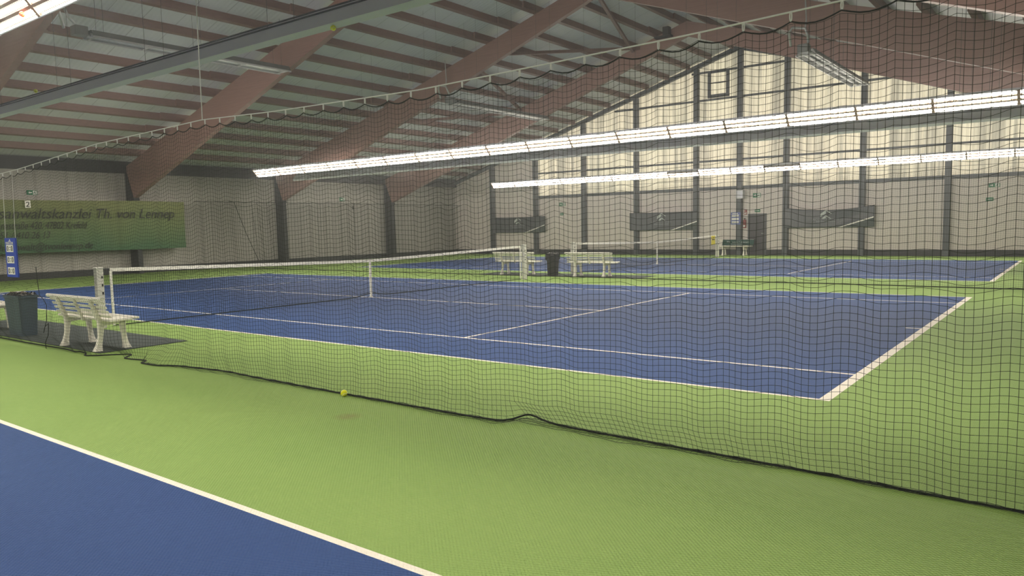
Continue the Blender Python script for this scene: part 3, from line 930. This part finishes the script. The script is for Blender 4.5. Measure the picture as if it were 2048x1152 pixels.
# ------------------------------------------------------------------ balls
def ball(label, loc, m, r=0.033):
    t = thing('tennis_ball', label, 'ball', loc)
    b = MB(); b.sphere((0, 0, 0), r, 24, 14); b.build('felt', m, t, smooth=True)
    b = MB()
    pts = []
    for a in np.linspace(0, 2 * math.pi, 49):
        A = 0.44 * math.pi
        th = math.pi / 2 - (math.pi / 2 - A) * math.cos(a); ph = a / 2 + A * math.sin(2 * a)
        pts.append((r * math.sin(th) * math.cos(ph * 1.0), r * math.sin(th) * math.sin(ph), r * math.cos(th)))
    pts = []
    for a in np.linspace(0, 2 * math.pi, 49):
        x = 0.75 * math.cos(a) + 0.25 * math.cos(3 * a); y = 0.75 * math.sin(a) - 0.25 * math.sin(3 * a); z = 2 * math.sqrt(0.1875) * math.sin(2 * a)
        v = Vector((x, z, y)).normalized() * r * 1.004
        pts.append(tuple(v))
    b.tube(pts, 0.0018, 4, caps=False); b.build('seam', M['card'], t)
ball('yellow tennis ball lying on the net rope on the carpet', (7.95, -2.27, 0.034), M['tennis_felt'])
ball('yellow tennis ball caught under the grey backed light row', (6.57, -1.03, 3.995), M['tennis_felt'])
ball('greenish tennis ball on top of the grey backed light row, far left', (-1.95, -0.93, 4.34), M['tennis_felt'])
ball('orange ball caught in the light row at the top left corner', (4.37, -3.52, 4.05), M['orange_felt'], 0.03)

# ------------------------------------------------------------------ hanging score board
t = thing('score_board', 'blue score board hanging on two strings from the net cable', 'board', (0.03, -2.262, 0.99))
b = MB(); b.box((-0.215, -0.012, 0), (0.215, 0.012, 0.63)); b.build('board', M['blue'], t, bevel=0.004)
for i, z in enumerate((0.405, 0.225, 0.045)):
    b = MB(); b.box((-0.15, -0.017, z), (0.12, -0.012, z + 0.115)); c = b.build('score_card', M['card'], t)
    lettering('0', M['ink'], c, (-0.125, -0.018, z + 0.018), 'x', 0.115, 0.06, name='digit')
    lettering('0', M['ink'], c, (0.04, -0.018, z + 0.018), 'x', 0.115, 0.06, name='digit')
    b = MB(); b.box((-0.045, -0.019, z + 0.03), (0.02, -0.017, z + 0.04)); b.box((-0.045, -0.019, z + 0.07), (0.02, -0.017, z + 0.08)); b.build('printed_line', M['faint_print'], c)
lettering('YOUR SCORE', M['card'], t, (-0.02, -0.014, 0.528), 'x', 0.055, 0.30, center=True)
b = MB(); b.prism_y([(-0.07, 0.575), (0.05, 0.57), (0.02, 0.585), (0.0, 0.615), (-0.015, 0.588)], -0.016, -0.012); b.build('emblem', M['card'], t)
for x in (-0.19, 0.20):
    b = MB(); b.tube([(x, 0, 0.63), (x - 0.10, 0.062, 2.67 - 0.99)], 0.004, 5); b.build('string', M['cable'], t)

# ------------------------------------------------------------------ left wall banner and signs
XW = XL + 0.02
YB0, YB1 = 1.9, 11.0
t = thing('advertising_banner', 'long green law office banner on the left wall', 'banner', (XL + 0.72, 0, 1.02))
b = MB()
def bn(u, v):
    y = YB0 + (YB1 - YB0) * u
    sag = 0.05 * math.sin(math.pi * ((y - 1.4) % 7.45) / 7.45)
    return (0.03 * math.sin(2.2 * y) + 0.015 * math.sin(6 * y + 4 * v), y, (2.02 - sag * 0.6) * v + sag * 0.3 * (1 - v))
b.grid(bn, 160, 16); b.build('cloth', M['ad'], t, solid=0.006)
XTX = 0.055
for s, y_end, z, size, wid in (('Rechtsanwaltskanzlei Th. von Lennep', 10.5, 1.30, 0.56, 8.02), ('nastraße 420, 47802 Krefeld', 6.82, 0.91, 0.39, 3.05),
                               ('51 / 410 26 13', 5.43, 0.56, 0.36, 1.72), ('chtsanwalt@tvonlennep.de', 6.98, 0.12, 0.37, 3.45)):
    lettering(s, M['ink'], t, (XTX, y_end - wid, z), 'y', size, wid, 0.30)
def exit_sign(label, org, xd, w, h, arrow, name='exit_sign'):
    """green escape sign, white arrow and running figure; facing -y ('x') or +x ('y')"""
    t = thing(name, label, 'sign', org)
    def bx(a0, b0, a1, b1, d0, d1, m, nm):
        b = MB()
        if xd == 'x': b.box((a0, -d1, b0), (a1, -d0, b1))
        else: b.box((d0, a0, b0), (d1, a1, b1))
        return b.build(nm, m, t)
    def pr(poly, d0, d1, m, nm):
        b = MB()
        if xd == 'x': b.prism_y(poly, -d1, -d0)
        else: b.prism_x(poly, d0, d1)
        return b.build(nm, m, t)
    bx(0, 0, w, h, 0, 0.02, M['sign_green'], 'panel')
    e = 0.022
    if arrow == 'none':
        bx(0.12 * w, 0.42 * h, 0.88 * w, 0.58 * h, 0.02, e, M['white_paint'], 'pictogram'); return
    cx = w * 0.30; r = h * 0.28; cy = h / 2
    sg = -1 if arrow == 'left' else 1
    pr([(cx + sg * r, cy), (cx + sg * 0.1 * r, cy + r), (cx + sg * 0.1 * r, cy + 0.35 * r), (cx - sg * 1.3 * r, cy + 0.35 * r), (cx - sg * 1.3 * r, cy - 0.35 * r), (cx + sg * 0.1 * r, cy - 0.35 * r), (cx + sg * 0.1 * r, cy - r)], 0.02, e, M['white_paint'], 'arrow')
    bx(w * 0.58, h * 0.1, w * 0.94, h * 0.9, 0.02, e, M['white_paint'], 'door_symbol')
    q = lambda pts: [(w * (0.58 + 0.36 * a), h * c) for a, c in pts]
    pr(q([(0.35, 0.80), (0.50, 0.84), (0.55, 0.74), (0.42, 0.68)]), e, e + 0.002, M['sign_green'], 'running_figure')
    pr(q([(0.30, 0.62), (0.62, 0.66), (0.82, 0.50), (0.74, 0.46), (0.58, 0.55), (0.52, 0.42), (0.72, 0.28), (0.62, 0.14), (0.54, 0.18), (0.60, 0.29), (0.36, 0.36), (0.12, 0.22), (0.10, 0.30), (0.34, 0.50)]), e, e + 0.002, M['sign_green'], 'running_figure')
exit_sign('green exit sign with arrow above the number two on the left wall', (XL + 0.01, 5.01, 3.24), 'y', 0.37, 0.18, 'left')
exit_sign('exit sign above the number one on the left wall', (XL + 0.01, 20.45, 3.21), 'y', 0.37, 0.19, 'left')
for s, y, z, lb in (('2', 4.63, 2.72, 'white court number plate reading 2, over the green banner'), ('1', 21.30, 2.74, 'court number 1 plate on the left wall')):
    t = thing('number_plate', lb, 'sign', (XL + (0.775 if s == '2' else 0.02), y, z))
    b = MB(); b.box((-0.01, 0, 0), (0.01, 0.19, 0.27)); b.build('plate', M['card'] if s == '2' else M['wall_left'], t)
    lettering(s, M['ink'], t, (0.013, 0.03, 0.035), 'y', 0.27, 0.125 if s == '2' else 0.06, name='digit')

# ------------------------------------------------------------------ gable wall furniture
YB = GY0 - 0.03
def far_banner(label, x0, x1, z0, z1, sag, wr):
    t = thing('sponsor_banner', label, 'banner', (x0, YB, z0), 0, 'dark sponsor banners')
    w, h = x1 - x0, z1 - z0
    def surf(u, v):
        d = sag * (1 - (2 * u - 1) ** 2)
        y = -0.02 - wr * (math.sin(10 * u * (1 - v) + 6 * v * (1 - u)) + 0.6 * math.sin(23 * (u - 0.5) * (v - 0.9))) * math.sin(math.pi * u) ** 0.5
        return (w * u, y, h * v - d * v)
    b = MB(); b.grid(surf, 64, 14); b.build('cloth', M['banner'], t, solid=0.006, smooth=True)
    yy = -0.03 - wr * 1.7
    # white court line and printed corner, lower right
    b = MB(); b.prism_y([(w * 0.62, 0.0), (w * 0.66, 0.0), (w * 0.995, h * 0.42), (w * 0.995, h * 0.475)], yy - 0.003, yy); b.build('white_stripe', M['card'], t)
    b = MB(); b.prism_y([(w * 0.665, 0.005), (w * 0.995, 0.005), (w * 0.995, h * 0.41)], yy - 0.002, yy + 0.001); b.build('printed_corner', M['banner_photo'], t)
    # roof shaped emblem
    cx, cz = w * 0.485, h * 0.80 - sag * 0.8
    k = 0.17
    for poly in ([(-1.45, -0.95), (-1.40, -0.10), (0.0, 0.95), (0.0, -0.05)], [(0.08, 0.95), (0.08, 0.68), (1.35, -0.15), (1.50, 0.02)],
                 [(-1.1, -1.35), (0.0, -0.45), (0.0, -1.25), (-0.5, -1.40)], [(0.08, -0.50), (0.08, -0.80), (1.2, -1.42), (1.45, -1.38)]):
        b = MB(); b.prism_y([(cx + a * k, cz + c * k) for a, c in poly], yy - 0.003, yy); b.build('emblem', M['pale_print'], t)
    lettering('ACCUNTENNET', M['faint_print'], t, (cx, yy, h * 0.42 - sag * 0.5), 'x', 0.15, 1.15, center=True, depth=0.003)
    b = MB(); b.box((cx - 0.42, yy - 0.003, h * 0.33 - sag * 0.4), (cx + 0.42, yy, h * 0.36 - sag * 0.4)); b.build('printed_line', M['faint_print'], t)
far_banner('dark sponsor banner nearest the left corner of the gable wall', -15.10, -11.27, 1.28, 2.22, 0.03, 0.004)
far_banner('dark sponsor banner in the middle, left of the wall bench', -5.78, -1.95, 1.29, 2.23, 0.02, 0.012)
far_banner('sagging wrinkled dark sponsor banner right of the grey door', 2.33, 6.26, 1.30, 2.26, 0.17, 0.034)

# door
b = MB(); b.box((0.58, YF - 0.05, 0.0), (1.39, YF + 0.02, 1.98)); o = b.build('door_1', M['door']); o['kind'] = 'structure'; o['label'] = 'dark grey door in the gable wall'
b = MB(); b.tube([(1.33, YF - 0.05, 1.06), (1.33, YF - 0.10, 1.06), (1.22, YF - 0.10, 1.06)], 0.012, 6); b.build('door_handle', M['galv'], o)
b = MB(); b.box((0.535, YF - 0.055, 0), (0.58, YF, 2.02)); b.box((1.39, YF - 0.055, 0), (1.435, YF, 2.02)); b.box((0.58, YF - 0.055, 1.98), (1.39, YF, 2.02)); b.build('door_frame', M['steel'], o)
exit_sign('larger exit sign high above the grey door', (0.76, YF - 0.0, 2.80), 'x', 0.38, 0.21, 'right')
exit_sign('small green sign directly above the grey door', (0.86, YF - 0.0, 2.09), 'x', 0.26, 0.14, 'none')
exit_sign('upper green exit sign right of the leftmost dark banner', (-10.46, YF, 2.77), 'x', 0.41, 0.19, 'right')
exit_sign('lower small green sign right of the leftmost dark banner', (-10.42, YF, 2.23), 'x', 0.22, 0.14, 'none')
exit_sign('upper exit sign at the right edge of the gable wall', (10.44, YF, 2.82), 'x', 0.39, 0.17, 'right')
exit_sign('lower green sign at the right edge of the gable wall', (10.37, YF, 2.27), 'x', 0.26, 0.14, 'none')
# notice board on the middle column
t = thing('notice_board', 'small blue notice board with white strips on the apex column', 'board', (-0.23, GY0 - 0.03, 1.51))
b = MB(); b.box((0, 0, 0), (0.49, 0.025, 0.60)); b.build('board', M['blue_pale'], t)
for z in (0.06, 0.22, 0.38):
    b = MB(); b.box((0.05, -0.004, z), (0.40, 0.0, z + 0.10)); b.build('paper_strip', M['card'], t)
b = MB(); b.box((0.08, -0.004, 0.52), (0.36, 0.0, 0.555)); b.build('paper_strip', M['card'], t)
# fire extinguisher and its sign
t = thing('fire_extinguisher', 'red fire extinguisher hung between apex column and grey door', 'extinguisher', (0.40, YF - 0.10, 1.33))
b = MB()
b.tube([(0, 0, 0.0), (0, 0, 0.015), (0, 0, 0.36), (0, 0, 0.40), (0, 0, 0.425)], [0.070, 0.078, 0.078, 0.055, 0.03], 16); b.build('cylinder', M['sign_red'], t, smooth=False)
b = MB(); b.box((-0.045, -0.082, 0.06), (0.045, -0.074, 0.14)); b.build('paper_label', M['card'], t)
b = MB(); b.tube([(0, 0, 0.42), (0, 0, 0.47)], 0.02, 8); b.box((-0.03, -0.10, 0.47), (0.03, 0.03, 0.49)); b.box((-0.02, -0.09, 0.43), (0.02, 0.0, 0.445)); b.build('valve', M['black'], t)
b = MB(); b.tube([(0.02, -0.02, 0.45), (0.07, -0.03, 0.46), (0.09, -0.02, 0.36), (0.085, -0.01, 0.12)], 0.010, 6); b.build('hose', M['black'], t)
b = MB(); b.box((-0.05, 0.06, 0.05), (0.05, 0.10, 0.40)); b.build('wall_bracket', M['galv'], t)
t = thing('safety_sign', 'red safety sign above the fire extinguisher', 'sign', (0.34, YF - 0.02, 1.98))
b = MB(); b.box((0, 0, 0), (0.14, 0.02, 0.24)); b.build('panel', M['sign_red'], t)
b = MB(); b.box((0.02, -0.003, 0.03), (0.06, 0, 0.10)); b.box((0.08, -0.003, 0.05), (0.12, 0, 0.11)); b.box((0.03, -0.003, 0.15), (0.05, 0, 0.21)); b.build('pictogram', M['card'], t)
# grey box high on the apex column
t = thing('junction_box', 'pale grey box mounted on the apex column above the notice board', 'box', (0.25, GY0 - 0.09, 2.77))
b = MB(); b.box((-0.19, -0.07, 0), (0.19, 0.09, 0.41)); b.build('casing', M['galv'], t, bevel=0.01)
b = MB(); b.box((-0.15, -0.078, 0.05), (0.15, -0.07, 0.36)); b.build('cover', M['lamp_shell'], t)

# ------------------------------------------------------------------ radiant heaters under the roof
def heater(label, x, y0, y1, z, burner=True):
    t = thing('radiant_heater', label, 'heater', (x, y0, z), 0, 'tube heaters under the roof')
    Ln = y1 - y0
    b = MB()
    prof = [(-0.28, 0.0), (-0.20, 0.16), (0.20, 0.16), (0.28, 0.0), (0.265, 0.0), (0.19, 0.147), (-0.19, 0.147), (-0.265, 0.0)]
    b.prism_y(prof, 0, Ln); b.build('reflector_hood', M['heater'], t)
    for dx in (-0.11, 0.11):
        b = MB(); b.tube([(dx, 0.0, 0.05), (dx, Ln - 0.15, 0.05)], 0.045, 8); b.build('radiant_tube', M['galv'], t)
    b = MB(); b.tube([(0.11 * math.cos(a), Ln - 0.15 + 0.11 * math.sin(a), 0.05) for a in np.linspace(0, math.pi, 9)], 0.045, 8); b.build('return_bend', M['galv'], t)
    for q in range(5):
        yy = 0.1 + (Ln - 0.2) * q / 4
        b = MB(); b.box((-0.29, yy - 0.02, -0.02), (0.29, yy + 0.02, 0.0)); b.build('cross_strap', M['galv'], t)
    b = MB(); b.box((-0.30, -0.015, -0.03), (-0.27, Ln, 0.01)); b.box((0.27, -0.015, -0.03), (0.30, Ln, 0.01)); b.build('edge_rail', M['galv'], t)
    b = MB(); b.box((-0.15, -0.38, 0.0), (0.15, -0.05, 0.24)); b.build('burner_box', M['heater'], t, bevel=0.02)
    b = MB()
    b.tube([(0.16, -0.40, 0.25), (0.20, -0.55, 0.38), (0.14, -0.62, 0.60), (-0.22, -0.62, 0.68), (-0.34, -0.52, 0.58), (-0.30, -0.46, 0.20)], 0.035, 8)
    b.build('flexible_pipe', M['galv'], t, smooth=True)
    b = MB(); b.tube([(0.14, -0.62, 0.60), (0.16, -0.60, 0.85), (0.10, -0.58, z_top(x) + PD - z)], 0.02, 6); b.build('gas_pipe', M['galv'], t)
    for q in range(3):
        yy = 0.3 + (Ln - 0.6) * q / 2
        for dx in (-0.2, 0.2):
            b = MB(); b.tube([(dx, yy, 0.16), (dx, yy, z_top(x + dx) + PD - z)], 0.005, 4); b.build('hanging_chain', M['wire'], t)
heater('tube heater under the left roof slope, nearer the camera', -6.8, 2.35, 8.45, 6.70)
heater('tube heater under the left roof slope, nearer the gable', -6.75, 16.6, 23.1, 6.62)
heater('tube heater under the right roof slope before the gable', 7.0, 16.4, 23.2, 6.45)

# ------------------------------------------------------------------ loose cord at the near bench
b = MB()
b.tube([(1.70, -2.56, 1.20), (1.74, -2.57, 1.01), (1.80, -2.58, 0.79), (1.95, -2.59, 0.74), (2.04, -2.59, 0.66), (2.00, -2.59, 0.44), (1.84, -2.58, 0.25), (1.90, -2.58, 0.34),
        (2.03, -2.58, 0.40), (1.97, -2.57, 0.23), (1.82, -2.56, 0.10), (1.76, -2.53, 0.008)], 0.005, 5)
tag(b.build('loose_cord', M['rope'], smooth=True), 'loose dark cord dangling from the net left of the near bench', 'cord')

# ------------------------------------------------------------------ added scatter volume imitating veiling lens glare
hz = bpy.data.materials.new('added_glare_veil'); hz.use_nodes = True
nt = hz.node_tree
nt.nodes.remove(nt.nodes['Principled BSDF'])
vs_ = nt.nodes.new('ShaderNodeVolumeScatter')
vs_.inputs['Density'].default_value = VEIL
vs_.inputs['Anisotropy'].default_value = 0.75
vs_.inputs['Color'].default_value = (0.96, 0.98, 1.0, 1)
nt.links.new(vs_.outputs[0], nt.nodes['Material Output'].inputs['Volume'])
b = MB()
b.prism_y([(XL - 1, -0.6), (XR + 1, -0.6), (XR + 1, z_top(XR) + 1), (X0, z_top(X0) + 1.5), (XL - 1, z_top(XL) + 1)], YN - 1, YF + 1)
o = b.build('glare_veil', hz)
tag(o, 'added pale volume through the whole hall, imitating lens glare', 'glare_veil', kind='stuff')
